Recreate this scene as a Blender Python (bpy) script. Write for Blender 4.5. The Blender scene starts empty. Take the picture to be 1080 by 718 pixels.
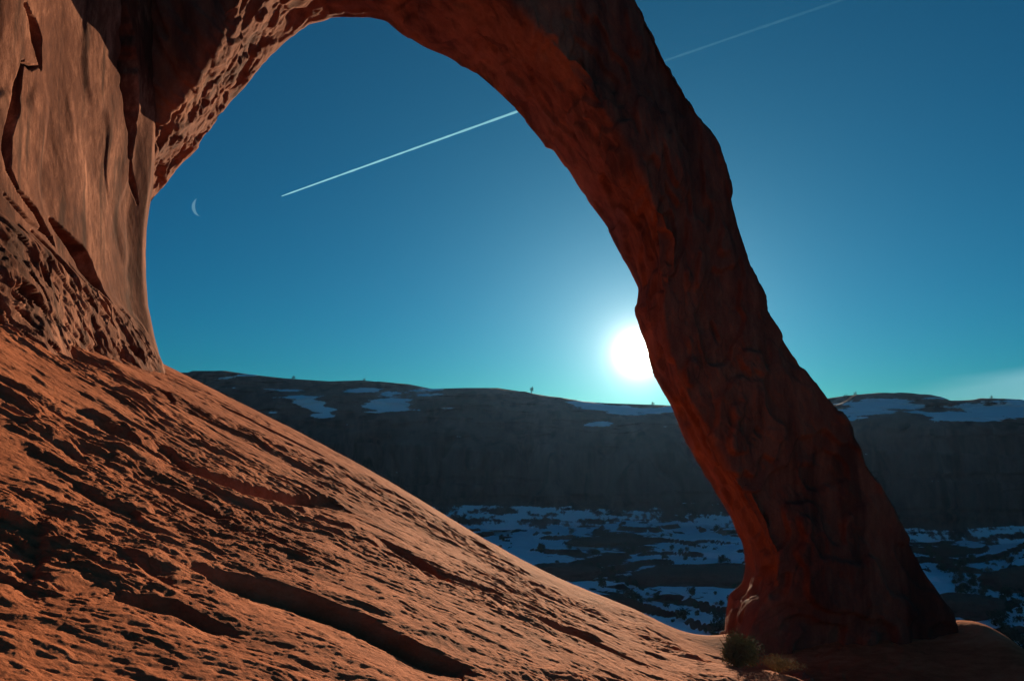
import bpy, math, random
import numpy as np
from mathutils import Vector

random.seed(7)
RNG = np.random.RandomState(11)
SC = bpy.context.scene
COL = SC.collection
R = math.radians

# ------------------------------------------------------------------ camera
F = 720.0
PITCH = math.atan((450 - 359) / F)
cam_d = bpy.data.cameras.new('camera')
cam_d.sensor_width = 36.0
cam_d.lens = 24.0
cam_d.clip_start = 0.05
cam_d.clip_end = 200000
cam = bpy.data.objects.new('camera', cam_d)
cam.location = (0, 0, 0)
cam.rotation_euler = (R(90) + PITCH, 0, 0)
COL.objects.link(cam)
SC.camera = cam
CP, SP = math.cos(PITCH), math.sin(PITCH)


def ray(px, py):
    """unscaled direction through a point of the photograph (1080 x 718), y component 1"""
    px = np.asarray(px, float); py = np.asarray(py, float)
    u = 359 - py
    d = np.stack([px - 540, F * CP - u * SP, F * SP + u * CP], -1)
    return d / d[..., 1:2]


def P(px, py, Y):
    return ray(px, py) * np.asarray(Y, float)[..., None]


def project(V):
    x, y, z = V[:, 0], V[:, 1], V[:, 2]
    f = y * CP + z * SP
    u = -y * SP + z * CP
    f = np.where(f < 0.05, 0.05, f)
    return 540 + F * x / f, 359 - F * u / f


# ------------------------------------------------------------------ noise
PERM = np.arange(256); RNG.shuffle(PERM); PERM = np.concatenate([PERM, PERM]).astype(np.int32)
G = RNG.normal(size=(256, 3)); G /= np.linalg.norm(G, axis=1)[:, None]
G = G.astype(np.float32)


def pn(x, y, z=0.0, seed=0):
    """gradient noise, about -1..1"""
    x, y, z = np.broadcast_arrays(np.asarray(x, np.float32) + 13.7 * seed, np.asarray(y, np.float32) + 5.3 * seed,
                                  np.asarray(z, np.float32) + 7.1 * seed)
    xi = np.floor(x).astype(np.int32); yi = np.floor(y).astype(np.int32); zi = np.floor(z).astype(np.int32)
    xf = x - xi; yf = y - yi; zf = z - zi
    u = xf * xf * xf * (xf * (xf * 6 - 15) + 10)
    v = yf * yf * yf * (yf * (yf * 6 - 15) + 10)
    w = zf * zf * zf * (zf * (zf * 6 - 15) + 10)
    xi &= 255; yi &= 255; zi &= 255
    out = 0
    for a in (0, 1):
        pa = PERM[(xi + a) & 255]
        wa = u if a else 1 - u
        for b in (0, 1):
            pb = PERM[(pa + yi + b) & 255]
            wb = wa * (v if b else 1 - v)
            for c in (0, 1):
                g = G[PERM[(pb + zi + c) & 255]]
                wc = wb * (w if c else 1 - w)
                out = out + wc * (g[..., 0] * (xf - a) + g[..., 1] * (yf - b) + g[..., 2] * (zf - c))
    return out * 1.6


def fbm(x, y, z=0.0, octs=4, seed=0, gain=0.5):
    s = 0; a = 1.0; f = 1.0; t = 0
    for k in range(octs):
        s = s + a * pn(np.asarray(x) * f, np.asarray(y) * f, np.asarray(z) * f, seed + 3 * k)
        t += a; a *= gain; f *= 2.03
    return s / t * 1.4


def sstep(a, b, x):
    t = np.clip((x - a) / (b - a), 0, 1)
    return t * t * (3 - 2 * t)


def polydist(px, py, pts):
    """distance to a polyline, and the parameter 0..1 along it"""
    best = np.full(px.shape, 1e9); tt = np.zeros(px.shape)
    L = [0]
    for i in range(len(pts) - 1):
        L.append(L[-1] + math.hypot(pts[i + 1][0] - pts[i][0], pts[i + 1][1] - pts[i][1]))
    sgn = np.ones(px.shape)
    for i in range(len(pts) - 1):
        ax, ay = pts[i]; bx, by = pts[i + 1]
        dx, dy = bx - ax, by - ay
        l2 = dx * dx + dy * dy
        t = np.clip(((px - ax) * dx + (py - ay) * dy) / l2, 0, 1)
        d = np.hypot(px - ax - t * dx, py - ay - t * dy)
        m = d < best
        best = np.where(m, d, best)
        tt = np.where(m, (L[i] + t * math.sqrt(l2)) / L[-1], tt)
        sgn = np.where(m, np.sign((px - ax) * dy - (py - ay) * dx), sgn)
    return best, tt, sgn


# ------------------------------------------------------------------ objects
def tag(o, label=None, cat=None, group=None, kind=None):
    if label: o['label'] = label
    if cat: o['category'] = cat
    if group: o['group'] = group
    if kind: o['kind'] = kind
    return o


def empty(name, loc, rz=0):
    o = bpy.data.objects.new(name, None)
    COL.objects.link(o)
    o.location = loc
    o.rotation_euler = (0, 0, rz)
    o.empty_display_size = 0.2
    return o


def mesh_obj(name, V, Fq, mat, parent=None, smooth=True, attrs=None):
    V = np.ascontiguousarray(V, np.float32); Fq = np.ascontiguousarray(Fq, np.int32)
    n = Fq.shape[1]
    me = bpy.data.meshes.new(name)
    me.vertices.add(len(V)); me.vertices.foreach_set('co', V.ravel())
    me.loops.add(Fq.size); me.loops.foreach_set('vertex_index', Fq.ravel())
    me.polygons.add(len(Fq))
    me.polygons.foreach_set('loop_start', np.arange(0, Fq.size, n, dtype=np.int32))
    me.polygons.foreach_set('loop_total', np.full(len(Fq), n, np.int32))
    me.polygons.foreach_set('use_smooth', np.full(len(Fq), bool(smooth)))
    me.update(calc_edges=True)
    if attrs:
        for k, a in attrs.items():
            at = me.attributes.new(k, 'FLOAT', 'POINT')
            at.data.foreach_set('value', np.ascontiguousarray(a, np.float32).ravel())
    me.materials.append(mat)
    o = bpy.data.objects.new(name, me)
    COL.objects.link(o)
    if parent is not None: o.parent = parent
    return o


def grid_faces(nu, nv, wrap=False, flip=False):
    """vertices indexed u*nv+v"""
    u = np.arange(nu - 1)[:, None]
    vm = nv if wrap else nv - 1
    v = np.arange(vm)[None, :]
    v2 = (v + 1) % nv
    a = u * nv + v; b = (u + 1) * nv + v; c = (u + 1) * nv + v2; d = u * nv + v2
    q = np.stack([a, b, c, d], -1).reshape(-1, 4)
    return q[:, ::-1] if flip else q


def grid_normals(V, nu, nv, wrap=False):
    A = V.reshape(nu, nv, 3)
    du = np.gradient(A, axis=0)
    if wrap:
        dv = np.roll(A, -1, 1) - np.roll(A, 1, 1)
    else:
        dv = np.gradient(A, axis=1)
    n = np.cross(du, dv)
    n /= np.maximum(np.linalg.norm(n, axis=2, keepdims=True), 1e-9)
    return n.reshape(-1, 3)


# ------------------------------------------------------------------ materials
def new_mat(name):
    m = bpy.data.materials.new(name); m.use_nodes = True
    nt = m.node_tree; nt.nodes.clear()
    out = nt.nodes.new('ShaderNodeOutputMaterial')
    b = nt.nodes.new('ShaderNodeBsdfPrincipled')
    nt.links.new(b.outputs[0], out.inputs[0])
    b.inputs['Roughness'].default_value = 0.9
    b.inputs['Specular IOR Level'].default_value = 0.03
    return m, nt, b, out


def nd(nt, t, **kw):
    n = nt.nodes.new(t)
    for k, v in kw.items():
        if k in n.inputs: n.inputs[k].default_value = v
        else: setattr(n, k, v)
    return n


def ramp(nt, src, stops):
    r = nt.nodes.new('ShaderNodeValToRGB')
    e = r.color_ramp.elements
    while len(e) < len(stops): e.new(0.5)
    for i, (p, c) in enumerate(stops):
        e[i].position = p
        e[i].color = (c, c, c, 1) if isinstance(c, (int, float)) else (*c, 1)
    nt.links.new(src, r.inputs[0])
    return r


def mixc(nt, fac, a, b, mode='MIX'):
    m = nt.nodes.new('ShaderNodeMix'); m.data_type = 'RGBA'; m.blend_type = mode
    if isinstance(fac, (int, float)): m.inputs[0].default_value = fac
    else: nt.links.new(fac, m.inputs[0])
    for i, s in ((6, a), (7, b)):
        if isinstance(s, tuple): m.inputs[i].default_value = (*s, 1)
        else: nt.links.new(s, m.inputs[i])
    return m.outputs[2]


def math_n(nt, op, a, b=None, c=None):
    m = nt.nodes.new('ShaderNodeMath'); m.operation = op
    for i, s in enumerate((a, b, c)):
        if s is None: continue
        if isinstance(s, (int, float)): m.inputs[i].default_value = s
        else: nt.links.new(s, m.inputs[i])
    return m.outputs[0]


def coords(nt, scale=(1, 1, 1), rot=(0, 0, 0)):
    tc = nt.nodes.new('ShaderNodeTexCoord')
    mp = nt.nodes.new('ShaderNodeMapping')
    mp.inputs['Scale'].default_value = scale
    mp.inputs['Rotation'].default_value = rot
    nt.links.new(tc.outputs['Object'], mp.inputs[0])
    return mp.outputs[0]


def noise(nt, vec, scale, detail=6, rough=0.6, dist=0.0):
    n = nd(nt, 'ShaderNodeTexNoise')
    n.inputs['Scale'].default_value = scale; n.inputs['Detail'].default_value = detail
    n.inputs['Roughness'].default_value = rough; n.inputs['Distortion'].default_value = dist
    nt.links.new(vec, n.inputs['Vector'])
    return n.outputs['Fac']


def rock_mat(name, light, mid, dark, streak=(1, 1, 1), rot=(0, 0, 0), bump=1.0, bscale=1.0, varnish=0.0,
             vcol=(0.05, 0.025, 0.018), snow=False):
    m, nt, b, out = new_mat(name)
    c0 = coords(nt); cs = coords(nt, streak, rot)
    n1 = noise(nt, cs, 0.35 * bscale, 8, 0.62, 0.3)
    n2 = noise(nt, cs, 2.6 * bscale, 8, 0.65, 0.2)
    n3 = noise(nt, c0, 14 * bscale, 6, 0.7)
    s = math_n(nt, 'ADD', math_n(nt, 'MULTIPLY', n1, 0.5), math_n(nt, 'MULTIPLY', n2, 0.35))
    s = math_n(nt, 'ADD', s, math_n(nt, 'MULTIPLY', n3, 0.15))
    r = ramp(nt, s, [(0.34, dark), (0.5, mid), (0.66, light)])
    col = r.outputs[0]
    if varnish > 0:
        cv = coords(nt, (1.0, 1.0, 0.12))
        nv = noise(nt, cv, 0.9 * bscale, 6, 0.6, 0.4)
        rv = ramp(nt, nv, [(0.5, 0.0), (0.62, 1.0)])
        col = mixc(nt, math_n(nt, 'MULTIPLY', rv.outputs[0], varnish), col, vcol)
    # bump
    vo = nd(nt, 'ShaderNodeTexVoronoi'); vo.feature = 'F1'; vo.inputs['Scale'].default_value = 3.2 * bscale
    nt.links.new(cs, vo.inputs['Vector'])
    h = math_n(nt, 'ADD', math_n(nt, 'MULTIPLY', n2, 0.10), math_n(nt, 'MULTIPLY', n3, 0.035))
    n4 = noise(nt, cs, 9 * bscale, 6, 0.75)
    h = math_n(nt, 'ADD', h, math_n(nt, 'MULTIPLY', n4, 0.05))
    n5 = noise(nt, c0, 60 * bscale, 3, 0.6)
    h = math_n(nt, 'ADD', h, math_n(nt, 'MULTIPLY', n5, 0.006))
    h = math_n(nt, 'ADD', h, math_n(nt, 'MULTIPLY', vo.outputs['Distance'], 0.03))
    bp = nd(nt, 'ShaderNodeBump'); bp.inputs['Strength'].default_value = min(1.0, 0.9 * bump)
    bp.inputs['Distance'].default_value = bump / bscale
    nt.links.new(h, bp.inputs['Height'])
    nt.links.new(bp.outputs[0], b.inputs['Normal'])
    if snow:
        at = nd(nt, 'ShaderNodeAttribute'); at.attribute_name = 'snow'
        nsn = noise(nt, c0, 0.22, 6, 0.7)
        ms = math_n(nt, 'ADD', at.outputs['Fac'], math_n(nt, 'MULTIPLY', math_n(nt, 'SUBTRACT', nsn, 0.5), 0.9))
        ms = ramp(nt, ms, [(0.46, 0.0), (0.54, 1.0)]).outputs[0]
        col = mixc(nt, ms, col, (0.88, 0.90, 0.92))
    nt.links.new(col, b.inputs['Base Color'])
    return m


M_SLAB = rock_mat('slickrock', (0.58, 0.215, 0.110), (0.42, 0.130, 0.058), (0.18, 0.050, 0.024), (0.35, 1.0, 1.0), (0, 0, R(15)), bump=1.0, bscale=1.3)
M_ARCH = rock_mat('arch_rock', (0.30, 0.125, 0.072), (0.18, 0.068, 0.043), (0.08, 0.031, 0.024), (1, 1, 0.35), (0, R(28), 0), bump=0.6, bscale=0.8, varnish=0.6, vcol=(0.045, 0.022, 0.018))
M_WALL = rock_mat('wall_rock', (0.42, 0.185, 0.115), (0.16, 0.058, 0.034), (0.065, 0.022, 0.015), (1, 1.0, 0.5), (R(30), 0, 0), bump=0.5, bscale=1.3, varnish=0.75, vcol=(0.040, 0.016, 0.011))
M_MESA = rock_mat('mesa_rock', (0.30, 0.13, 0.10), (0.15, 0.06, 0.050), (0.045, 0.020, 0.018), (1, 1, 0.35), (0, 0, 0), bump=0.8, bscale=0.09, varnish=1.0, vcol=(0.03, 0.014, 0.012), snow=True)
M_FLOOR = rock_mat('canyon_floor_rock', (0.15, 0.07, 0.05), (0.09, 0.042, 0.032), (0.04, 0.022, 0.018), (1, 1, 1), (0, 0, 0), bump=0.6, bscale=0.25, snow=True)

def plain(name, c, rough=0.85, trans=0.0):
    m, nt, b, out = new_mat(name)
    n = noise(nt, coords(nt), 9, 4, 0.6)
    r = ramp(nt, n, [(0.3, tuple(x * 0.6 for x in c)), (0.7, tuple(min(1, x * 1.35) for x in c))])
    nt.links.new(r.outputs[0], b.inputs['Base Color'])
    b.inputs['Roughness'].default_value = rough
    return m
M_LEAF = plain('sage_leaf', (0.14, 0.15, 0.065))
M_LEAF2 = plain('dry_leaf', (0.30, 0.22, 0.09))
M_DARKLEAF = plain('juniper_leaf', (0.035, 0.05, 0.028))
M_BARK = plain('bark', (0.12, 0.08, 0.055))

# ------------------------------------------------------------------ sun, sky
SUN_PX = (673, 372)
sd = ray(*SUN_PX); sd = sd / np.linalg.norm(sd)
SUNV = Vector(sd)
sun_el = math.asin(SUNV.z)
sun_az = math.atan2(SUNV.x, SUNV.y)
sl = bpy.data.lights.new('sun', 'SUN')
sl.energy = 5.0
sl.angle = R(0.5)
sl.color = (1.0, 0.76, 0.50)
so = bpy.data.objects.new('sun', sl)
so.rotation_euler = SUNV.to_track_quat('Z', 'Y').to_euler()
so.location = (10, 40, 60)
COL.objects.link(so)

world = bpy.data.worlds.new('World'); SC.world = world
world.use_nodes = True
nt = world.node_tree; nt.nodes.clear()
wo = nt.nodes.new('ShaderNodeOutputWorld')
bg = nt.nodes.new('ShaderNodeBackground'); bg.inputs[1].default_value = 0.05
nt.links.new(bg.outputs[0], wo.inputs[0])
sky = nt.nodes.new('ShaderNodeTexSky'); sky.sky_type = 'NISHITA'
sky.sun_disc = False; sky.sun_elevation = sun_el; sky.sun_rotation = sun_az
sky.altitude = 1500; sky.air_density = 1.0; sky.dust_density = 0.3; sky.ozone_density = 3.0
tc = nt.nodes.new('ShaderNodeTexCoord')
col = mixc(nt, 1.0, sky.outputs[0], (0.040, 0.51, 0.66), 'MULTIPLY')
dot = nt.nodes.new('ShaderNodeVectorMath'); dot.operation = 'DOT_PRODUCT'
nrm = nt.nodes.new('ShaderNodeVectorMath'); nrm.operation = 'NORMALIZE'
nt.links.new(tc.outputs['Generated'], nrm.inputs[0])
nt.links.new(nrm.outputs[0], dot.inputs[0]); dot.inputs[1].default_value = tuple(SUNV)
ang = math_n(nt, 'ARCCOSINE', math_n(nt, 'MINIMUM', dot.outputs['Value'], 0.9999999))
def glow(theta, amp, c):
    g = math_n(nt, 'MULTIPLY', math_n(nt, 'EXPONENT', math_n(nt, 'MULTIPLY', ang, -1.0 / theta)), amp)
    mm = mixc(nt, 1.0, c, (0, 0, 0), 'ADD')
    v = nt.nodes.new('ShaderNodeVectorMath'); v.operation = 'SCALE'
    v.inputs[0].default_value = c
    nt.links.new(g, v.inputs['Scale'])
    return v.outputs[0]
def addv(a, b):
    v = nt.nodes.new('ShaderNodeVectorMath'); v.operation = 'ADD'
    nt.links.new(a, v.inputs[0]); nt.links.new(b, v.inputs[1]); return v.outputs[0]
GL = [(0.32, 2.0, (0.26, 0.90, 1.0)), (0.085, 6.0, (0.80, 0.95, 0.95)), (0.028, 14.0, (1.0, 0.90, 0.72)), (0.009, 220.0, (1.0, 0.85, 0.6))]
for g in GL:
    col = addv(col, glow(*g))
sx = nt.nodes.new('ShaderNodeSeparateXYZ'); nt.links.new(nrm.outputs[0], sx.inputs[0])
yy = math_n(nt, 'MAXIMUM', sx.outputs[1], 0.05)
cu = math_n(nt, 'DIVIDE', sx.outputs[0], yy); cw = math_n(nt, 'DIVIDE', sx.outputs[2], yy)
nz_ = nd(nt, 'ShaderNodeTexNoise'); nz_.inputs['Scale'].default_value = 9; nz_.inputs['Detail'].default_value = 5
mpw = nt.nodes.new('ShaderNodeMapping'); mpw.inputs['Scale'].default_value = (0.5, 0.5, 4)
nt.links.new(nrm.outputs[0], mpw.inputs[0]); nt.links.new(mpw.outputs[0], nz_.inputs['Vector'])
topl = math_n(nt, 'ADD', math_n(nt, 'MULTIPLY', math_n(nt, 'SUBTRACT', cu, 0.52), 0.20), 0.050)
topl = math_n(nt, 'ADD', topl, math_n(nt, 'MULTIPLY', math_n(nt, 'SUBTRACT', nz_.outputs['Fac'], 0.5), 0.03))
dm = math_n(nt, 'MULTIPLY', math_n(nt, 'SUBTRACT', topl, cw), 40.0); dm.node.use_clamp = True
um = math_n(nt, 'MULTIPLY', math_n(nt, 'SUBTRACT', cu, 0.48), 3.5); um.node.use_clamp = True
fr_ = math_n(nt, 'GREATER_THAN', sx.outputs[1], 0.2)
cm = math_n(nt, 'MULTIPLY', math_n(nt, 'MULTIPLY', dm, um), math_n(nt, 'MULTIPLY', fr_, 0.35))
col = mixc(nt, cm, col, (4.6, 8.0, 9.0))
nt.links.new(col, bg.inputs[0])

# ------------------------------------------------------------------ slickrock slope
H0 = 4.0


def crest_y(x):
    return 33.0 + 0.0 * x


def slope_base(x, y):
    z = -H0 - 0.488 * x - 0.039 * y
    z = z - 0.75 * np.exp(-((x - 1.0) / 6.0) ** 2) * sstep(12, 30, y)
    # levels out into a bench under the foot of the arch, then drops off to the right
    z1 = -10.35 + 0.12 * np.clip(y - 30, -3, 5) - 0.02 * np.clip(x - 9, 0, 12) - 0.42 * np.clip(x - 21.5, 0, 400) * sstep(21, 25, x)
    z1 = z1 + 0.9 * np.exp(-((x - 16.5) / 5.5) ** 2 - ((y - 33.5) / 3.2) ** 2)
    z1 = z1 + 0.75 * np.exp(-((x - 22.0) / 2.2) ** 2 - ((y - 33.0) / 3.0) ** 2)
    k1 = sstep(5.5, 12, x) * sstep(20, 29, y)
    z = z * (1 - k1) + z1 * k1
    z = z + 1.6 * np.exp(-((x - 9.3) / 2.6) ** 2 - ((y - 22.5) / 4.2) ** 2)
    # swells up toward the abutment near the camera
    k = sstep(-5, -20, x) * sstep(31, 12, y)
    z = z + 2.3 * k
    # gentle convexity
    z = z + 0.35 * np.sin(x * 0.21 + 1.0) * sstep(30, 18, y) * sstep(4, 9, y)
    # beyond the crest it falls away to the canyon
    yc = crest_y(x)
    d = np.clip(y - yc, 0, None)
    z = z - 0.06 * d ** 2 * sstep(0, 9, d) - 0.35 * d * sstep(0, 4, d)
    return z


def ledge(x, y, per, amp, warp, seed, stretch, sharp=0.12, cover=0.0):
    w = y + warp * fbm(x * 0.5 / stretch, y * 0.35 / warp ** 0.2, 0, 3, seed)
    t = w / per
    fr = t - np.floor(t)
    row = np.floor(t)
    a = pn(x / stretch / per * 1.0, row * 3.7, 0, seed + 5) * 1.2 + cover
    a = np.clip(a, 0, 1)
    up = sstep(0, sharp, fr)
    down = 1 - sstep(sharp, 1.0, fr) ** 0.8
    return amp * a * up * down


def slope_height(x, y):
    z = slope_base(x, y)
    near = sstep(34, 28, y)
    h = 0
    x0_, y0_ = x, y
    y = y - 0.36 * x + 0.45 * fbm(x * 0.6, y * 0.6, 0, 3, 95)
    wx = x + 0.6 * pn(x * 0.3, y * 0.3, 0, 91)
    h = h + 0.32 * ledge(wx, y, 3.9, 0.55, 2.2, 1, 0.9, 0.09)
    h = h + 0.65 * ledge(wx, y, 1.7, 0.26, 1.2, 11, 0.9, 0.12, 0.0)
    h = h + 0.8 * ledge(x, y, 0.7, 0.11, 0.6, 21, 1.0, 0.18, 0.05)
    h = h + ledge(x, y + 0.3 * x * 0.2, 0.31, 0.045, 0.25, 31, 1.2, 0.25, 0.15)
    # pocks and lumps
    n = fbm(x * 0.55, y * 1.3, 0, 4, 41)
    h = h + 0.16 * n
    n = fbm(x * 2.4, y * 3.6, 0, 4, 51)
    h = h - 0.10 * np.clip(n - 0.05, 0, 1) + 0.03 * n
    n = fbm(x * 5.5, y * 8.0, 0, 4, 61)
    h = h - 0.065 * np.clip(n, 0, 1)
    n = fbm(x * 13.0, y * 18.0, 0, 3, 65)
    h = h + 0.022 * n * sstep(24, 14, y0_)
    smooth_zone = 0.36 + 0.66 * sstep(-0.25, 0.35, pn(x * 0.16, y * 0.26, 0, 71))
    x, y = x0_, y0_
    h = h * smooth_zone
    # the long undercut trench and a few strong ledges (x, y on the ground)
    for (pts, dep, wid) in LEDGES:
        d, t, s = polydist(x, y, pts)
        side = d * s
        taper = np.sin(np.pi * np.clip(t, 0.02, 0.98)) ** 0.4
        depth = dep * taper
        g = np.where(side > 0, sstep(0.10, -0.02, 0 * side) * 0 + np.exp(-np.abs(side) / wid), sstep(-0.16, 0.0, side))
        ends = np.where((t <= 0.001) | (t >= 0.999), np.exp(-d / 0.2), 1.0)
        h = h - depth * g * ends * sstep(4 * wid, 2 * wid, d)
    return z + h * near + 0.25 * h * (1 - near)


# image-measured ledges: converted to places on the slope plane
def on_slope(px, py):
    r = ray(px, py)
    Y = 12.0
    lo, hi = 1.0, 60.0
    ys = np.linspace(2, 36, 700)
    pts = r[None] * ys[:, None]
    dz = pts[:, 2] - slope_base(pts[:, 0], pts[:, 1])
    k = np.argmax(dz < 0)
    return (float(pts[k, 0]), float(pts[k, 1]))


def led(pix, dep, wid):
    return ([on_slope(*p) for p in pix], dep, wid)


LEDGES = [
    led([(208, 598), (250, 606), (310, 622), (380, 650), (440, 682), (490, 704)], 0.50, 0.55),
    led([(0, 338), (40, 352), (95, 378)], 0.5, 0.6),
    led([(165, 466), (200, 492), (250, 508), (305, 520), (350, 528)], 0.40, 0.6),
    led([(145, 502), (190, 520), (245, 548)], 0.22, 0.3),
    led([(400, 568), (440, 588), (485, 618)], 0.30, 0.5),
    led([(130, 630), (180, 640), (240, 665)], 0.22, 0.2),
    led([(230, 425), (290, 455), (340, 480)], 0.2, 0.4),
    led([(560, 650), (620, 672), (680, 700)], 0.28, 0.4),
]


def build_slope():
    # polar grid about the camera foot, fine close by, coarser far away; angles from the left round to the right
    na, nr = 1300, 1150
    a = np.concatenate([np.linspace(-150, -52, 60, endpoint=False), np.linspace(-52, 46, na - 120), np.linspace(46.3, 150, 60)])
    a = np.radians(a)
    r = np.concatenate([np.linspace(1.5, 5, 90, endpoint=False), 5 * (36 / 5) ** (np.linspace(0, 1, nr - 150)),
                        np.linspace(37, 75, 60)])
    A, Rr = np.meshgrid(a, r, indexing='ij')
    x = (np.sin(A) * Rr).ravel(); y = (np.cos(A) * Rr).ravel()
    z = slope_height(x, y)
    V = np.stack([x, y, z], -1)
    o = mesh_obj('slickrock_slope', V, grid_faces(len(a), len(r), flip=False), M_SLAB)
    tag(o, kind='structure')
    return o


build_slope()

# ------------------------------------------------------------------ the arch
ST = [  # inner edge (back) | lower front edge | outer edge
    ((110, 330), (75, 320), (-320, 240)),
    ((135, 262), (100, 252), (-320, 100)),
    ((150, 228), (118, 215), (-300, 0)),
    ((165, 206), (133, 188), (-270, -70)),
    ((185, 180), (152, 160), (-230, -130)),
    ((215, 145), (178, 118), (-150, -220)),
    ((245, 105), (203, 74), (-50, -280)),
    ((275, 70), (232, 32), (30, -310)),
    ((300, 45), (258, -5), (100, -330)),
    ((325, 25), (285, -38), (160, -330)),
    ((350, 19), (320, -60), (220, -320)),
    ((390, 19), (380, -66), (300, -290)),
    ((408, 23), (412, -58), (340, -275)),
    ((425, 38), (440, -48), (375, -255)),
    ((445, 50), (468, -38), (430, -230)),
    ((472, 61), (500, -25), (480, -200)),
    ((500, 78), (530, -5), (520, -170)),
    ((525, 100), (556, 18), (555, -140)),
    ((548, 122), (580, 42), (585, -105)),
    ((566, 143), (597, 62), (604, -85)),
    ((576, 156), (607, 74), (616, -72)),
    ((583, 157), (614, 84), (622, -66)),
    ((600, 180), (632, 108), (645, -35)),
    ((620, 212), (655, 145), (668, -5)),
    ((640, 240), (676, 180), (690, 35)),
    ((655, 268), (690, 215), (714, 90)),
    ((668, 294), (699, 245), (738, 133)),
    ((673, 304), (701, 262), (748, 152)),
    ((670, 330), (699, 298), (766, 195)),
    ((678, 356), (700, 335), (784, 245)),
    ((688, 390), (707, 375), (802, 295)),
    ((696, 408), (715, 397), (811, 312)),
    ((707, 427), (726, 418), (815, 330)),
    ((730, 465), (750, 460), (845, 374)),
    ((755, 510), (776, 508), (880, 425)),
    ((775, 545), (799, 548), (905, 468)),
    ((787, 573), (814, 580), (932, 515)),
    ((792, 598), (820, 606), (955, 560)),
    ((786, 614), (812, 626), (975, 596)),
    ((770, 625), (800, 642), (992, 622)),
    ((765, 640), (790, 660), (1004, 645)),
    ((763, 665), (785, 690), (1012, 672)),
    ((763, 740), (785, 760), (1020, 740)),
]


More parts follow.
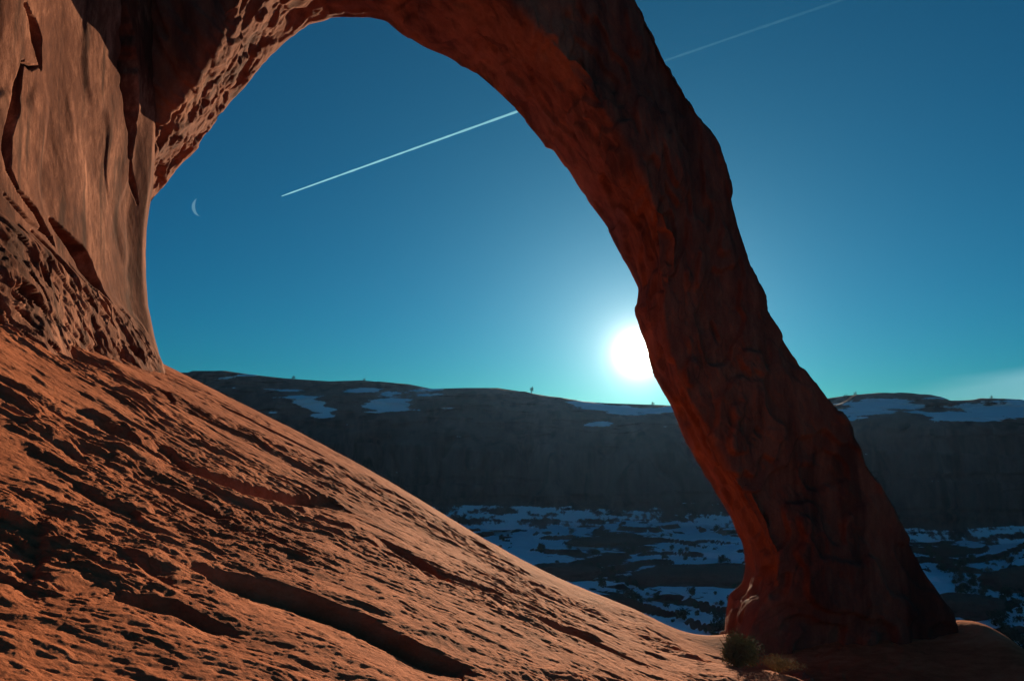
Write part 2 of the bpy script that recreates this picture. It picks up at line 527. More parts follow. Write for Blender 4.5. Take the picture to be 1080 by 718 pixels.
def build_arch(root):
    st = np.array(ST, float)
    st[:, 0, 0] -= 7 * sstep(420, 470, st[:, 0, 1]) * sstep(640, 600, st[:, 0, 1]) * (st[:, 0, 0] > 500)
    st[:, 2, 0] += 4 * sstep(420, 470, st[:, 2, 1]) 
    _ = None                                     # n,3,2
    n = len(st)
    # parameter by arc length of the inner edge
    L = np.concatenate([[0], np.cumsum(np.linalg.norm(np.diff(st[:, 0], axis=0) + 0.35 * np.diff(st[:, 2], axis=0), axis=1) + 2)])
    N = 900
    s = np.linspace(0, L[-1], N)
    def smooth(a, k):
        for _ in range(k):
            a = np.concatenate([a[:1], (a[:-2] + 2 * a[1:-1] + a[2:]) / 4, a[-1:]])
        return a
    def track(i, k):
        return np.stack([smooth(np.interp(s, L, st[:, i, j]), k) for j in (0, 1)], -1)
    inn, cre, outr = track(0, 4), track(1, 40), track(2, 20)
    outr[:, 0] += 9 * sstep(540, 600, outr[:, 0]) * sstep(250, 120, outr[:, 1])
    f = s / L[-1]
    Yb = 37.5 - 1.0 * f
    Yf = np.interp(f, [0, .25, .55, .8, 1], [32.5, 29.5, 30.0, 31.0, 31.5])
    p0 = P(inn[:, 0], inn[:, 1], Yb)
    p1 = P(cre[:, 0], cre[:, 1], Yf)
    p2 = P(outr[:, 0], outr[:, 1], Yf + 1.2)
    dpt = np.zeros((N, 3)); dpt[:, 1] = 1
    p3 = p2 + dpt * 7.0 + 0 * p2
    # keep the far outer corner hidden behind the near one
    p3 = p3 - (p2 - p1) * 0.10
    p4 = p0 + (p3 - p0) * 0.4 + dpt * 1.5
    corners = [p0, p1, p2, p3, p4]
    M = [110, 150, 40, 24, 24]
    ring = []; tcoord = []
    for i in range(5):
        a, b = corners[i], corners[(i + 1) % 5]
        t = np.linspace(0, 1, M[i], endpoint=False)
        seg = a[:, None] * (1 - t[None, :, None]) + b[:, None] * t[None, :, None]
        ring.append(seg); tcoord.append(i + t)
    A = np.concatenate(ring, 1)                                   # N,m,3
    T = np.concatenate(tcoord)
    m = A.shape[1]
    # round the corners, keeping the inner back edge crisp
    keep = np.exp(-((np.minimum(T, 5 - T)) / 0.03) ** 2)[None, :, None]
    B = A.copy()
    for _ in range(14):
        C = (np.roll(B, 1, 1) + 2 * B + np.roll(B, -1, 1)) / 4
        B = C * (1 - keep) + B * keep
    A = B
    V = A.reshape(-1, 3)
    nrm = grid_normals(V, N, m, wrap=True)
    cen = A.mean(1, keepdims=True)
    sg = np.sign(((A - cen).reshape(-1, 3) * nrm).sum(1).sum())
    nrm = nrm * sg
    Sm = np.repeat(s[:, None], m, 1).ravel() * 0.045               # metres-ish along the arch
    Tm = np.repeat(T[None, :], N, 0).ravel()
    x, y, z = V.T
    # exfoliation sheets running along the arch: terraced low-frequency noise
    q = fbm(Sm * 0.16 + 0.2 * Tm, Tm * 1.7, 0, 3, 101) * 3.0
    fl = np.floor(q); fr = q - fl
    terr = (fl + sstep(0.80, 1.0, fr)) / 3.0
    q2 = fbm(Sm * 0.45, Tm * 4.5, 3.3, 3, 111) * 3.0
    fl2 = np.floor(q2); terr2 = (fl2 + sstep(0.75, 1.0, q2 - fl2)) / 3.0
    big = fbm(x * 0.16, y * 0.16, z * 0.16, 3, 121)
    med = fbm(x * 0.6, y * 0.6, z * 0.6, 4, 131)
    fine = fbm(x * 2.2, y * 2.2, z * 2.2, 3, 141)
    # more broken on the left, near the abutment
    lft = sstep(0.36, 0.22, Sm / Sm.max())
    d = 0.85 * terr * (1 - 0.5 * lft) + 0.16 * terr2 + 0.30 * big + 0.07 * med + 0.012 * fine
    wq = 0.6 * fbm(Sm * 0.4, Tm * 1.5, 0, 2, 155)
    rid = 1 - np.abs(fbm(Sm * 0.30 + wq, Tm * 6.5 + 2 * wq + Sm * 0.25, 0, 4, 151)) * 2
    d = d + lft * (0.28 * sstep(-0.05, 0.12, fbm(Sm * 0.12 + wq, Tm * 2.0 - 0.12 * Sm, 5, 3, 157)) + 0.08 * sstep(-0.05, 0.08, fbm(Sm * 0.3, Tm * 5.0 - 0.4 * Sm + wq, 5, 3, 158))
                   - 0.30 * sstep(0.28, 0.38, fbm(Sm * 0.22, Tm * 3.0, 2, 3, 159)))
    ck = np.abs(fbm(Sm * 0.16 + 0.4 * wq, Tm * 1.6 + 0.05 * Sm, 8, 4, 161))
    d = d - 0.06 * sstep(0.022, 0.0, ck) * sstep(-0.1, 0.3, pn(Sm * 0.2, Tm * 1.3, 0, 165))
    # far inner edge follows its outline
    edge = np.exp(-(np.minimum(Tm, 5 - Tm) / 0.10) ** 2)
    d = d * (1 - 0.80 * edge)
    outer = np.exp(-((Tm - 2) / 0.25) ** 2)
    d = d * (1 - 0.4 * outer)
    V = V + nrm * d[:, None]
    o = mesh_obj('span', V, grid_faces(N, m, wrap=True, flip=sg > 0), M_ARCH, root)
    return o


def build_abutment(root):
    # vertical rock wall left of the opening: rings of (x, y) going from the far left front, along the face, round the end
    nz, nu = 760, 1000
    zz = np.linspace(-4, 34, nz)
    # right-hand edge in the picture by height
    pyk = np.array([-250, 0, 60, 120, 190, 215, 235, 262, 290, 320, 350, 375, 388, 420, 600])
    pxk = np.array([150, 163, 164, 164, 160, 156, 153.5, 152, 152, 154, 160, 166, 170, 180, 240])
    Yc = 30.0
    zk = P(pxk, pyk, np.full(len(pxk), Yc))[:, 2]; xk = P(pxk, pyk, np.full(len(pxk), Yc))[:, 0]
    o_ = np.argsort(zk)
    xc = np.interp(zz, zk[o_], xk[o_])
    V = np.zeros((nz, nu, 3))
    flare = 1.6 * np.exp(-np.clip(zz - 2.0, 0, None) / 3.0)
    for i, z in enumerate(zz):
        lean = 0.04 * (z - 8)
        c = np.array([
            (-60, -6), (-19 - lean + flare[i], -4), (-15.6 - lean + flare[i], 6), (-15.0 - lean + 1.2 * flare[i], 14),
            (-15.1 - 0.8 * lean + 1.0 * flare[i], 19), (-15.8 - 0.4 * lean + 0.6 * flare[i], 24), (xc[i] - 0.05, 28.8), (xc[i], 30.0),
            (xc[i] - 0.5, 31.2), (xc[i] - 3.5, 34), (xc[i] - 9, 39), (-60, 44)])
        dd = np.concatenate([[0], np.cumsum([8, 14, 30, 290, 300, 240, 44, 34, 22, 10, 8])])
        t = np.linspace(0, dd[-1], nu)
        V[i, :, 0] = np.interp(t, dd, c[:, 0]); V[i, :, 1] = np.interp(t, dd, c[:, 1]); V[i, :, 2] = z
    k = 24
    for _ in range(k):
        V[:, 1:-1, :2] = (V[:, :-2, :2] + 2 * V[:, 1:-1, :2] + V[:, 2:, :2]) / 4
    Vf = V.reshape(-1, 3)
    n = grid_normals(Vf, nz, nu)
    if n[(nz // 2) * nu + nu // 3][0] < 0: n = -n; 
    px, py = project(Vf)
    x, y, z = Vf.T
    # smooth varnished face above, rubbly layered base below
    edge_line = np.interp(px, [-300, 0, 60, 100, 150, 165], [60, 232, 272, 305, 348, 372])
    base = sstep(-14, 14, py - edge_line)
    q = fbm(y * 0.16, z * 0.07, 0, 3, 201) * 2.5
    fl = np.floor(q); terr = (fl + sstep(0.85, 1.0, q - fl)) / 2.5
    d = 0.16 * terr + 0.025 * fbm(y * 0.9 + z * 0.45, z * 0.30, x, 3, 211) + 0.006 * fbm(y * 4 + z * 2, z * 1.0, 0, 3, 213) + 0.25 * fbm(y * 0.2, z * 0.12, 0, 2, 215)
    qb = fbm(y * 0.55, z * 0.9 + y * 0.25, 0, 3, 221) * 3
    flb = np.floor(qb); tb = (flb + sstep(0.7, 1, qb - flb)) / 3
    rb = np.abs(fbm(y * 0.8, z * 1.2, 0, 4, 231))
    yy = y + 0.5 * fbm(y * 0.7, z * 0.7, 0, 2, 245)
    rb = np.abs(fbm(yy * 1.1, z * 0.6 + yy * 0.5, 0, 4, 231))
    rc = fbm(yy * 0.55, z * 1.7 + yy * 0.8, 0, 4, 233)
    d = d * (1 - 0.5 * base) + base * (0.16 * tb + 0.25 + 0.09 * sstep(-0.10, 0.10, rc) + 0.03 * fbm(yy * 1.6, z * 2.2 + yy, 4, 4, 235)
                                       - 0.32 * sstep(0.26, 0.36, fbm(yy * 0.7, z * 1.5 + 1.1 * yy, 9, 3, 237)) + 0.010 * fbm(y * 5, z * 4, 0, 3, 241))
    endk = sstep(0, 18, np.abs(px - np.interp(py, pyk, pxk)))
    front = (y < 29.5)
    d = d * (0.25 + 0.75 * endk)
    for pts, wid, dep in (
            ([(27, 5), (36, 22), (42, 45), (47, 72)], 4.0, 1.3),
            ([(26, 66), (20, 100), (10, 145), (10, 178), (20, 200)], 4.2, 1.3),
            ([(20, 200), (40, 222), (62, 258)], 2.6, 0.8),
            ([(26, 66), (36, 72), (44, 70)], 2.2, 0.5),
            ([(128, -20), (130, 30), (134, 75), (137, 110), (140, 140), (139, 165)], 6.0, 1.5),
            ([(139, 160), (140, 185), (147, 215)], 2.0, 0.5),
            ([(60, 232), (85, 262), (98, 290), (112, 318)], 5.0, 1.1),
            ([(35, 245), (55, 268), (70, 290)], 4.5, 0.9),
            ([(5, 205), (30, 232), (60, 250)], 1.8, 0.15)):
        dist, t, s = polydist(px, py, pts)
        w = wid * (0.35 + 0.65 * np.sin(np.pi * np.clip(t, .03, .97))) * (1 + 0.45 * fbm(px * 0.035, py * 0.035, 0, 3, 250))
        g = sstep(1.5, 0.45, dist / w) * front
        d = d - dep * g
    Vf = Vf + n * d[:, None]
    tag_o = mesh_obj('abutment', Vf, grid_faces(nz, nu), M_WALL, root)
    return tag_o


arch = empty('rock_arch', (0, 33, -8))
tag(arch, 'huge red sandstone arch curving from the left wall to its foot, partly hiding the sun', 'rock arch')
for fn in (build_arch, build_abutment):
    o = fn(arch)
    o.location = (0, -33, 8)

# ------------------------------------------------------------------ canyon floor
def bump_floor(x, y):
    z = -60 + 3.5 * fbm(x * 0.012, y * 0.012, 0, 3, 301)
    t = fbm(x * 0.014, y * 0.016, 0, 4, 311) * 3.5
    fl = np.floor(t); tr = fl + sstep(0.78, 1.0, t - fl)
    z = z + 3.0 * tr * 0.8
    z = z + 0.5 * fbm(x * 0.15, y * 0.15, 0, 4, 321)
    # rises slowly to the right
    z = z + 9 * sstep(120, 330, x) + 0.02 * (y - 300).clip(-200, 200) * 0
    return z


def build_floor():
    x = np.concatenate([np.linspace(-2400, -330, 30, endpoint=False), np.linspace(-330, 480, 620), np.linspace(490, 2400, 30)])
    y = np.concatenate([np.linspace(-1500, 60, 30, endpoint=False), np.linspace(60, 180, 60, endpoint=False), np.linspace(180, 470, 420), np.linspace(480, 2400, 30)])
    X, Y = np.meshgrid(x, y, indexing='ij')
    Z = bump_floor(X.ravel(), Y.ravel()).reshape(X.shape)
    gx = np.gradient(Z, x, axis=0); gy = np.gradient(Z, y, axis=1)
    sl_ = np.hypot(gx, gy)
    patch = fbm(X * 0.018, Y * 0.014, 0, 3, 331)
    dots = fbm(X * 0.16, Y * 0.16, 0, 3, 335)
    snow = 0.90 - 0.8 * sstep(0.30, 0.85, sl_) + 0.95 * patch - 0.6 * np.clip(dots, 0, 1)
    V = np.stack([X.ravel(), Y.ravel(), Z.ravel()], -1)
    o = mesh_obj('canyon_floor', V, grid_faces(len(x), len(y)), M_FLOOR, attrs={'snow': snow.ravel()})
    tag(o, kind='structure')


build_floor()

# ------------------------------------------------------------------ mesas beyond the canyon
SKY = np.array([(-700, 350), (-300, 372), (0, 392), (120, 402), (185, 396), (200, 391), (235, 391), (262, 395), (300, 399), (345, 402), (380, 401), (430, 405),
                (455, 410), (490, 409), (525, 409), (545, 412), (575, 417), (600, 422), (640, 425), (700, 427), (760, 432), (820, 430), (870, 428), (880, 425),
                (895, 417), (930, 414), (955, 416), (975, 424), (1000, 423), (1040, 421), (1080, 427), (1200, 420), (1500, 400), (2200, 380)], float)


def build_mesa():
    nx, nv = 1500, 300
    x = np.linspace(-620, 900, nx)
    ybase = np.interp(x, [-620, -200, 0, 120, 210, 330, 900], [470, 450, 430, 415, 350, 335, 300])
    for _ in range(200):
        ybase[1:-1] = (ybase[:-2] + 2 * ybase[1:-1] + ybase[2:]) / 4
    ybase = ybase + 22 * fbm(x * 0.010, 0, 0, 4, 401)
    yback = ybase + 95 + 0.0 * x
    # skyline height
    pxs = 540 + F * x / (yback * CP)
    zs = P(pxs, np.interp(pxs, SKY[:, 0], SKY[:, 1]), yback)[:, 2]
    zcliff = np.interp(pxs, [-700, 150, 250, 420, 560, 700, 880, 1000, 1080, 2000], [10, 2, -2, -6, -14, -12, 4, 0, 4, 10])
    v = np.linspace(0, 1, nv)
    V = np.zeros((nx, nv, 3))
    prof_t = [0, 0.06, 0.12, 0.55, 0.62, 0.75, 0.9, 1.0]
    for i in range(nx):
        zb = -64; zc = zcliff[i]; zt = zs[i]
        py_ = [0, 10, 17, 22, 27, 48, 78, 95]
        pz_ = [zb, zb + 12, zb + 17, zc - 4, zc + 2, zc + (zt - zc) * 0.6, zc + (zt - zc) * 0.93, zt]
        V[i, :, 0] = x[i]
        V[i, :, 1] = ybase[i] + np.interp(v, prof_t, py_)
        V[i, :, 2] = np.interp(v, prof_t, pz_)
    for _ in range(6):
        V[:, 1:-1] = (V[:, :-2] + 2 * V[:, 1:-1] + V[:, 2:]) / 4
    # flutes on the cliff, domes above
    X, Yy, Z = V[..., 0], V[..., 1], V[..., 2]
    vv = np.repeat(v[None], nx, 0)
    cl = sstep(0.06, 0.15, vv) * sstep(0.64, 0.54, vv)
    fl = fbm(X * 0.07, Z * 0.008, 0, 5, 411)
    q = fbm(X * 0.022, Z * 0.01, 0, 2, 421) * 3; flq = np.floor(q); tq = (flq + sstep(0.85, 1, q - flq)) / 3
    V[..., 1] += cl * (9.0 * fl + 22 * tq)
    # horizontal bedding breaks
    bed = pn(Z * 0.12 + 0.3 * fl, X * 0.004, 0, 431)
    V[..., 1] += cl * 2.5 * sstep(0.1, 0.3, bed)
    dome = sstep(0.58, 0.7, vv) * sstep(1.0, 0.93, vv)
    V[..., 2] += dome * (3.5 * fbm(X * 0.02, Yy * 0.02, 0, 4, 441))
    tk = fbm(X * 0.012, V[..., 2] * 0.10, 0, 3, 451) * 3; ft = np.floor(tk); tt = (ft + sstep(0.8, 1, tk - ft)) / 3
    V[..., 1] += sstep(0.58, 0.66, vv) * 8 * tt * sstep(1.0, 0.9, vv)
    # back of the plateau
    back = V[:, -1:, :].copy(); back2 = back.copy()
    back[..., 1] += 250; back[..., 2] -= 6
    back2[..., 1] += 1200; back2[..., 2] -= 50
    V = np.concatenate([V, back, back2], 1); nv2 = nv + 2
    Vf = V.reshape(-1, 3)
    px, py = project(Vf)
    snow = np.full(len(Vf), -0.6)
    nstr = fbm(Vf[:, 0] * 0.03, Vf[:, 2] * 0.25, 0, 3, 461)
    for (cx, cy, rx, ry, rot, a) in (
            (330, 427, 24, 7, 24, 1.3), (300, 412, 30, 2.5, 5, 0.95), (412, 426, 46, 8, -14, 1.25), (378, 411, 26, 3, 0, 0.9), (430, 414, 30, 3, 0, .9),
            (640, 429, 36, 5, 4, 1.2), (632, 444, 16, 6, 0, 1.0), (260, 396, 12, 1.5, 0, .8), (905, 434, 32, 9, -8, 1.35), (942, 424, 30, 5, 5, 1.1),
            (1030, 436, 42, 9, 0, 1.35), (1075, 430, 30, 6, 0, 1.2), (1160, 430, 60, 8, 0, 1.1), (700, 433, 60, 4, 0, 1.0), (-50, 410, 100, 6, 0, .9)):
        c, s = math.cos(R(rot)), math.sin(R(rot))
        u = ((px - cx) * c + (py - cy) * s) / (rx * 1.25); w = (-(px - cx) * s + (py - cy) * c) / (ry * 1.2)
        g = np.exp(-(u * u + w * w) * 0.9)
        snow = np.maximum(snow, a * g * 1.1 - 0.22 + 0.9 * nstr)
    # snow on the talus at the foot of the cliff
    vz = np.concatenate([v, [1, 1]]); vz = np.repeat(vz[None], nx, 0).ravel()
    foot = sstep(0.16, 0.05, vz)
    snow = np.maximum(snow, -0.25 + 0.75 * foot + 0.4 * nstr)
    o = mesh_obj('mesa', Vf, grid_faces(nx, nv2, flip=True), M_MESA, attrs={'snow': snow})
    tag(o, kind='structure')
    return V[:, :nv]


MESA = build_mesa()


def mesa_top(px):
    """a point on the plateau rim under the picture column"""
    Vt = MESA[:, -14]
    ppx, ppy = project(Vt)
    i = int(np.argmin(np.abs(ppx - px)))
    return tuple(float(c) for c in Vt[i])


# ------------------------------------------------------------------ plants
def leaf_cloud(n, rx, ry, rz, size, rng, lumps=7, zc=None):
    """small two-triangle leaves spread through uneven lumps"""
    cs = []
    for k in range(lumps):
        a = rng.uniform(0, 6.28); rr = rng.uniform(0.1, 0.75)
        cs.append((math.cos(a) * rr * rx, math.sin(a) * rr * ry, rng.uniform(0.3, 1.0) * rz, rng.uniform(0.25, 0.5)))
    Vs = []; Fs = []
    for i in range(n):
        c = cs[rng.randrange(lumps)]
        d = [rng.gauss(0, 1) for _ in range(3)]; l = math.sqrt(sum(q * q for q in d)); rad = rng.random() ** 0.5
        p = Vector((c[0] + d[0] / l * rad * c[3] * rx, c[1] + d[1] / l * rad * c[3] * ry, max(0.02 * rz, c[2] + d[2] / l * rad * c[3] * rz)))
        dirv = Vector([rng.gauss(0, 1) for _ in range(3)]).normalized()
        sv = dirv.orthogonal().normalized()
        s = size * rng.uniform(0.6, 1.4)
        b = len(Vs)
        Vs += [p - dirv * s, p + sv * s * 0.35, p + dirv * s, p - sv * s * 0.35]
        Fs.append((b, b + 1, b + 2, b + 3))
    return np.array([tuple(v) for v in Vs]), np.array(Fs)


def stems(n, spread, h, r, rng, root_r=0.04, curve=0.25):
    Vs = []; Fs = []
    for i in range(n):
        a = rng.uniform(0, 6.28); tl = rng.uniform(0.2, 1) * spread; hh = h * rng.uniform(0.55, 1.0)
        pts = []
        for k in range(6):
            t = k / 5
            pts.append(Vector((math.cos(a) * (root_r + tl * t ** 1.4) + rng.gauss(0, curve * 0.08 * h) * t,
                               math.sin(a) * (root_r + tl * t ** 1.4) + rng.gauss(0, curve * 0.08 * h) * t, hh * t)))
        for k, p in enumerate(pts):
            rad = r * (1 - 0.8 * k / 5)
            for j in range(5):
                Vs.append((p.x + rad * math.cos(j * 1.2566), p.y + rad * math.sin(j * 1.2566), p.z))
        b = len(Vs) - 30
        for k in range(5):
            for j in range(5):
                Fs.append((b + k * 5 + j, b + k * 5 + (j + 1) % 5, b + (k + 1) * 5 + (j + 1) % 5, b + (k + 1) * 5 + j))
    return np.array(Vs), np.array(Fs)


def ground_at(px, Y):
    """ground point on the slope under picture column px at depth Y"""
    x = float(ray(px, 650)[0] * Y)
    z = float(slope_height(np.array([x, x]), np.array([Y, Y], float))[0])
    return (x, Y, z)


rng = random.Random(5)
g = ground_at(774, 25.0)
bush = empty('shrub', g)
tag(bush, 'dark green rounded bush growing at the foot of the arch', 'shrub')
mesh_obj('stem', *stems(26, 0.75, 1.35, 0.022, rng), M_BARK, bush)
mesh_obj('foliage', *leaf_cloud(6500, 0.98, 0.8, 1.05, 0.045, rng, 20), M_LEAF, bush, smooth=False)
g = ground_at(818, 23.2)
b2 = empty('shrub', g)
tag(b2, 'low straggly yellowish bush just right of the dark rounded bush', 'shrub')
mesh_obj('stem', *stems(34, 1.0, 0.6, 0.012, rng), M_LEAF2, b2)
mesh_obj('foliage', *leaf_cloud(1500, 0.95, 0.6, 0.42, 0.032, rng, 12), M_LEAF2, b2, smooth=False)


def tree_at(loc, h, label, seed):
    r_ = random.Random(seed)
    t = empty('juniper_tree', loc)
    tag(t, label, 'tree', 'small junipers on the mesa rim')
    V, Fq = stems(3, h * 0.15, h * 0.6, h * 0.045, r_, 0.05)
    mesh_obj('trunk', V, Fq, M_BARK, t)
    V, Fq = leaf_cloud(420, h * 0.5, h * 0.5, h * 0.8, h * 0.06, r_, 9)
    V[:, 2] += h * 0.12
    mesh_obj('crown', V, Fq, M_DARKLEAF, t, smooth=False)
    return t


for i, (px, h, lab) in enumerate([
        (561, 4.5, 'lone dark juniper standing on the skyline left of the sun'),
        (310, 3.5, 'small dark juniper on the rim above the left snow patch'),
        (384, 2.8, 'tiny juniper on the rim above the streaked snow patch'),
        (689, 3.2, 'tiny juniper on the rim just below the sun'),
        (893, 3.4, 'small juniper at the left end of the snowy dome right of the arch'),
        (902, 2.6, 'second tiny juniper on the snowy dome right of the arch'),
        (1046, 2.4, 'tiny juniper on the rim above the far right snow field')]):
    x, y, z = mesa_top(px)
    tree_at((x, y, z - 0.1), h, lab, 50 + i)

# scrub on the canyon floor
protos = []
for k in range(4):
    V, Fq = leaf_cloud(150, 1.0, 1.0, 1.0, 0.22, random.Random(90 + k), 6)
    me_o = mesh_obj('scrub_bush', V, Fq, M_DARKLEAF, None, smooth=False)
    protos.append(me_o)
rngs = random.Random(33)
spots = []
tries = 0
while len(spots) < 290 and tries < 6000:
    tries += 1
    if rngs.random() < 0.55:
        px, py = rngs.uniform(500, 790), rngs.uniform(556, 690)
        if py > 548 + (px - 480) * 0.47: continue
    else:
        px, py = rngs.uniform(975, 1085), rngs.uniform(582, 690)
        if py > 600 + (px - 985) * 0.95: continue
    if rngs.random() > 0.35 + 0.65 * (py - 550) / 140: continue
    r_ = ray(px, py)
    Y = -57.0 / r_[2]
    for _ in range(6):
        zf = float(bump_floor(np.array([r_[0] * Y]), np.array([Y]))[0])
        Y = 0.5 * Y + 0.5 * zf / r_[2]
    if Y > 400: continue
    spots.append((float(r_[0] * Y), float(Y), zf, rngs.uniform(0.7, 1.0) * rngs.choice((1.2, 1.6, 2.2, 3.2)), px))
LAB = {True: 'dark scrub bush on the snowy canyon floor right of the arch foot',
       False: 'dark scrub bush on the snowy canyon floor seen through the arch'}
for i, (x, y, z, s, px) in enumerate(spots):
    if i < 4: o = protos[i]
    else:
        o = protos[i % 4].copy(); COL.objects.link(o)
    o.location = (x, y, z - 0.1)
    o.scale = (s, s, s * rngs.uniform(0.7, 1.2)); o.rotation_euler = (0, 0, rngs.uniform(0, 6.28))
    right = px > 900
    tag(o, LAB[right], 'bush', 'scrub right of the arch foot' if right else 'scrub seen through the arch')


# ------------------------------------------------------------------ boulders
def boulder_mesh(name, r, seed, mat, sq=(1, 1, 0.6), n=90):
    th = np.linspace(0.0, math.pi, n // 2); ph = np.linspace(0, 2 * math.pi, n, endpoint=False)
    T, Pp = np.meshgrid(th, ph, indexing='ij')
    d = np.stack([np.sin(T) * np.cos(Pp), np.sin(T) * np.sin(Pp), np.cos(T)], -1).reshape(-1, 3)
    # blocky superellipsoid
    k = (np.abs(d) ** 3.2).sum(1) ** (-1 / 3.2)
    rad = k * (1 + 0.28 * fbm(*(d * 1.2).T, 3, seed) + 0.10 * fbm(*(d * 4).T, 3, seed + 7))
    V = d * rad[:, None] * r * np.array(sq)
    return mesh_obj(name, V, grid_faces(n // 2, n, wrap=True), mat)


M_BOULD = rock_mat('boulder_rock', (0.40, 0.16, 0.08), (0.30, 0.105, 0.06), (0.18, 0.065, 0.04), bump=0.8, bscale=1.0)
for px, Y, r, sq, lab, sd_ in (
        (1003, 27.5, 1.0, (1.3, 1, 0.6), 'rounded dark boulder half sunk in the rock below the arch foot at right', 3),
        (842, 29.3, 0.35, (1.2, 1, 1.0), 'small dark knob of rock at the base of the arch leg', 9)):
    gx, gy, gz = ground_at(px, Y)
    o = boulder_mesh('boulder', r, 500 + sd_, M_BOULD, sq)
    o.location = (gx, gy, gz + 0.05 * r)
    tag(o, lab, 'boulder')

M_OUT = rock_mat('outcrop_rock', (0.20, 0.10, 0.075), (0.14, 0.07, 0.052), (0.08, 0.042, 0.033), bump=0.8, bscale=0.3)
for px, py, w, hgt, lab, sd_ in (
        (735, 612, 26, 6.0, 'long dark rock outcrop on the canyon floor just left of the arch foot', 1),
        (590, 603, 15, 3.5, 'low dark rock outcrop in the snow seen through the arch, nearest the slope', 2),
        (1075, 618, 15, 7.0, 'dark rock outcrop in the snow at the right edge', 3),
        (1022, 640, 11, 4.0, 'dark rock outcrop beside the right side of the arch foot', 4),
        (640, 570, 18, 2.0, 'flat dark rock outcrop in the snow at the base of the far cliff', 5)):
    r_ = ray(px, py); Y = float(-57 / r_[2])
    for _ in range(8):
        zf = float(bump_floor(np.array([r_[0] * Y]), np.array([Y]))[0]); Y = 0.5 * Y + 0.5 * zf / r_[2]
    o = boulder_mesh('rock_outcrop', 1.0, 600 + sd_, M_OUT, (w, w * 0.5, hgt), 120)
    o.location = (float(r_[0] * Y), Y, zf - 0.5)
    tag(o, lab, 'rock')

# ------------------------------------------------------------------ moon, vapour trail
def simple_emit(name, c, s, alpha, tex=False):
    m, nt, b, out = new_mat(name)
    nt.nodes.remove(b)
    em = nd(nt, 'ShaderNodeEmission'); em.inputs[0].default_value = (*c, 1); em.inputs[1].default_value = s
    tr = nd(nt, 'ShaderNodeBsdfTransparent'); mx = nd(nt, 'ShaderNodeMixShader')
    nt.links.new(tr.outputs[0], mx.inputs[1]); nt.links.new(em.outputs[0], mx.inputs[2])
    if tex:
        at = nd(nt, 'ShaderNodeAttribute'); at.attribute_name = 'dens'
        n = noise(nt, coords(nt), 0.001, 4, 0.6)
        v = math_n(nt, 'MULTIPLY', at.outputs['Fac'], math_n(nt, 'MULTIPLY', math_n(nt, 'ADD', n, 0.5), alpha))
        lw = nd(nt, 'ShaderNodeLayerWeight'); lw.inputs[0].default_value = 0.5
        v = math_n(nt, 'MULTIPLY', v, math_n(nt, 'SUBTRACT', 1.0, lw.outputs['Facing']))
        nt.links.new(v, mx.inputs[0])
    else:
        mx.inputs[0].default_value = alpha
    nt.links.new(mx.outputs[0], out.inputs[0])
    return m


def build_moon():
    D = 60000.0
    c = P(213, 218, D); Rm = 11.0 / F * D
    n = 40
    Vs = []; ang_ = np.linspace(-1.25, 1.25, n)
    rings = []
    for a in ang_:
        # crescent bulging left, tilted a little
        o_ = np.array([-math.cos(a) * Rm, math.sin(a) * Rm])
        w = 0.32 * Rm * (math.cos(a * math.pi / 2 / 1.25)) ** 0.9 + 2
        i_ = o_ + np.array([w, 0])
        ring = []
        for j in range(10):
            t = j / 10 * 2 * math.pi
            m_ = (o_ + i_) / 2; h_ = (i_ - o_) / 2
            ring.append((m_[0] + h_[0] * math.cos(t), 0.5 * w * math.sin(t), m_[1] + h_[1] * math.cos(t)))
        rings.append(ring)
    V = np.array(rings)
    rot = R(-12)
    X = V[..., 0] * math.cos(rot) + V[..., 2] * math.sin(rot); Z = -V[..., 0] * math.sin(rot) + V[..., 2] * math.cos(rot)
    V[..., 0] = X; V[..., 2] = Z
    o = mesh_obj('moon', V.reshape(-1, 3), grid_faces(n, 10, wrap=True), simple_emit('moonlight', (0.35, 0.75, 1.0), 0.24, 0.38))
    o.location = tuple(c)
    tag(o, 'thin pale crescent moon hanging in the blue sky inside the arch', 'moon')


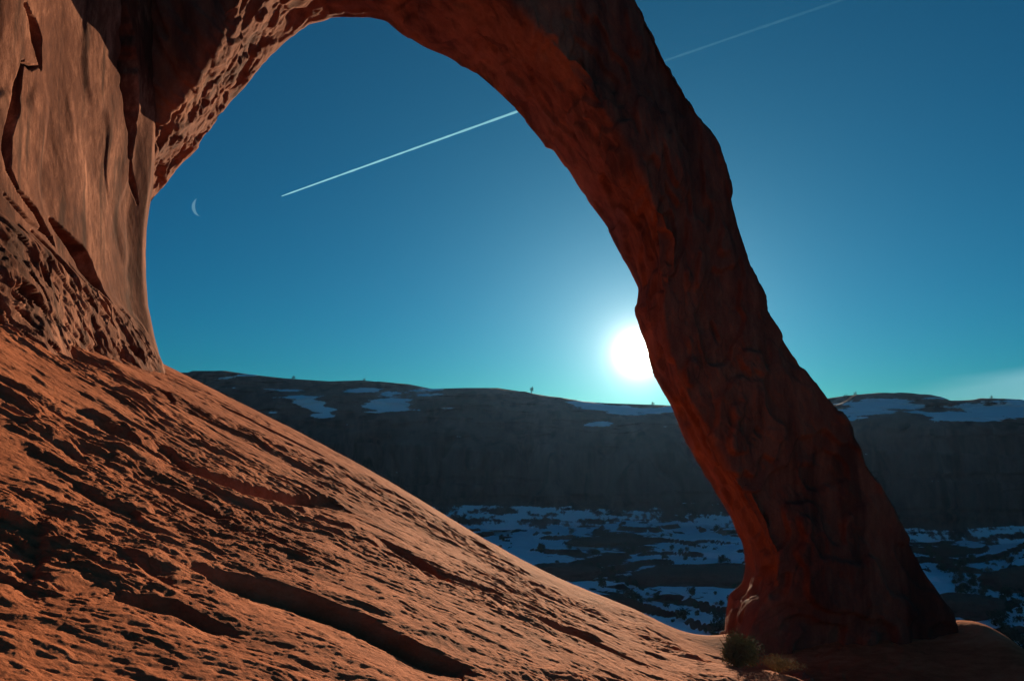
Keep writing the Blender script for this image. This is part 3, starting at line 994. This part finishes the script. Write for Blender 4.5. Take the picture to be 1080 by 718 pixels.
def build_trail():
    D = 30000.0
    a = P(297, 207, D); b = P(545, 118, D); c = P(900, -4, D); e = P(1100, -72, D)
    n = 600
    t = np.linspace(0, 1, n)
    knots = np.array([0, 0.32, 0.78, 1.0])
    C = np.stack([np.interp(t, knots, [a[k], b[k], c[k], e[k]]) for k in range(3)], -1)
    rad = np.interp(t, [0, 0.02, 0.3, 1.0], [14, 32, 50, 80]) * (1 + 0.35 * fbm(t * 60, 0.0 * t, 0, 3, 701))
    dens = np.interp(t, [0, 0.01, 0.25, 0.32, 0.42, 0.8, 1], [0.9, 1.0, 0.75, 0.6, 0.06, 0.03, 0.01])
    m = 12
    V = np.zeros((n, m, 3))
    dirv = (b - a) / np.linalg.norm(b - a)
    u = np.cross(dirv, [0, 1, 0]); u /= np.linalg.norm(u); w = np.cross(dirv, u)
    for j in range(m):
        th = j / m * 2 * math.pi
        V[:, j] = C + rad[:, None] * (u * math.cos(th) + w * math.sin(th))
    o = mesh_obj('vapour_trail', V.reshape(-1, 3), grid_faces(n, m, wrap=True), simple_emit('ice_cloud', (0.40, 0.9, 1.0), 0.40, 0.85, True),
                 attrs={'dens': np.repeat(dens[:, None], m, 1)})
    tag(o, 'thin white aircraft vapour trail slanting across the sky behind the arch', 'vapour trail')


build_moon()
build_trail()

# ------------------------------------------------------------------ haze
HZ = True
if HZ:
    x0, x1, y0, y1, z0, z1 = -2450, 2450, -1550, 2450, -76, 40
    V = np.array([(x, y, z) for x in (x0, x1) for y in (y0, y1) for z in (z0, z1)])
    Fq = np.array([(0, 1, 3, 2), (4, 6, 7, 5), (0, 4, 5, 1), (2, 3, 7, 6), (0, 2, 6, 4), (1, 5, 7, 3)])
    m = bpy.data.materials.new('air'); m.use_nodes = True
    n_ = m.node_tree; n_.nodes.clear()
    oo = n_.nodes.new('ShaderNodeOutputMaterial'); pv = n_.nodes.new('ShaderNodeVolumePrincipled')
    pv.inputs['Color'].default_value = (0.25, 0.52, 1.0, 1)
    pv.inputs['Density'].default_value = 0.00003
    pv.inputs['Anisotropy'].default_value = 0.6
    n_.links.new(pv.outputs[0], oo.inputs['Volume'])
    hz = mesh_obj('haze', V, Fq, m, None, smooth=False)
    tag(hz, kind='stuff')

# ------------------------------------------------------------------ render settings
SC.view_settings.view_transform = 'Standard'
SC.view_settings.look = 'None'
SC.view_settings.exposure = 0.9
SC.view_settings.gamma = 1.0
SC.view_settings.use_curve_mapping = False
SC.render.engine = 'CYCLES'
SC.cycles.use_denoising = True
SC.cycles.max_bounces = 6
SC.cycles.diffuse_bounces = 2
SC.cycles.volume_bounces = 0
SC.cycles.transparent_max_bounces = 8
SC.cycles.use_fast_gi = False
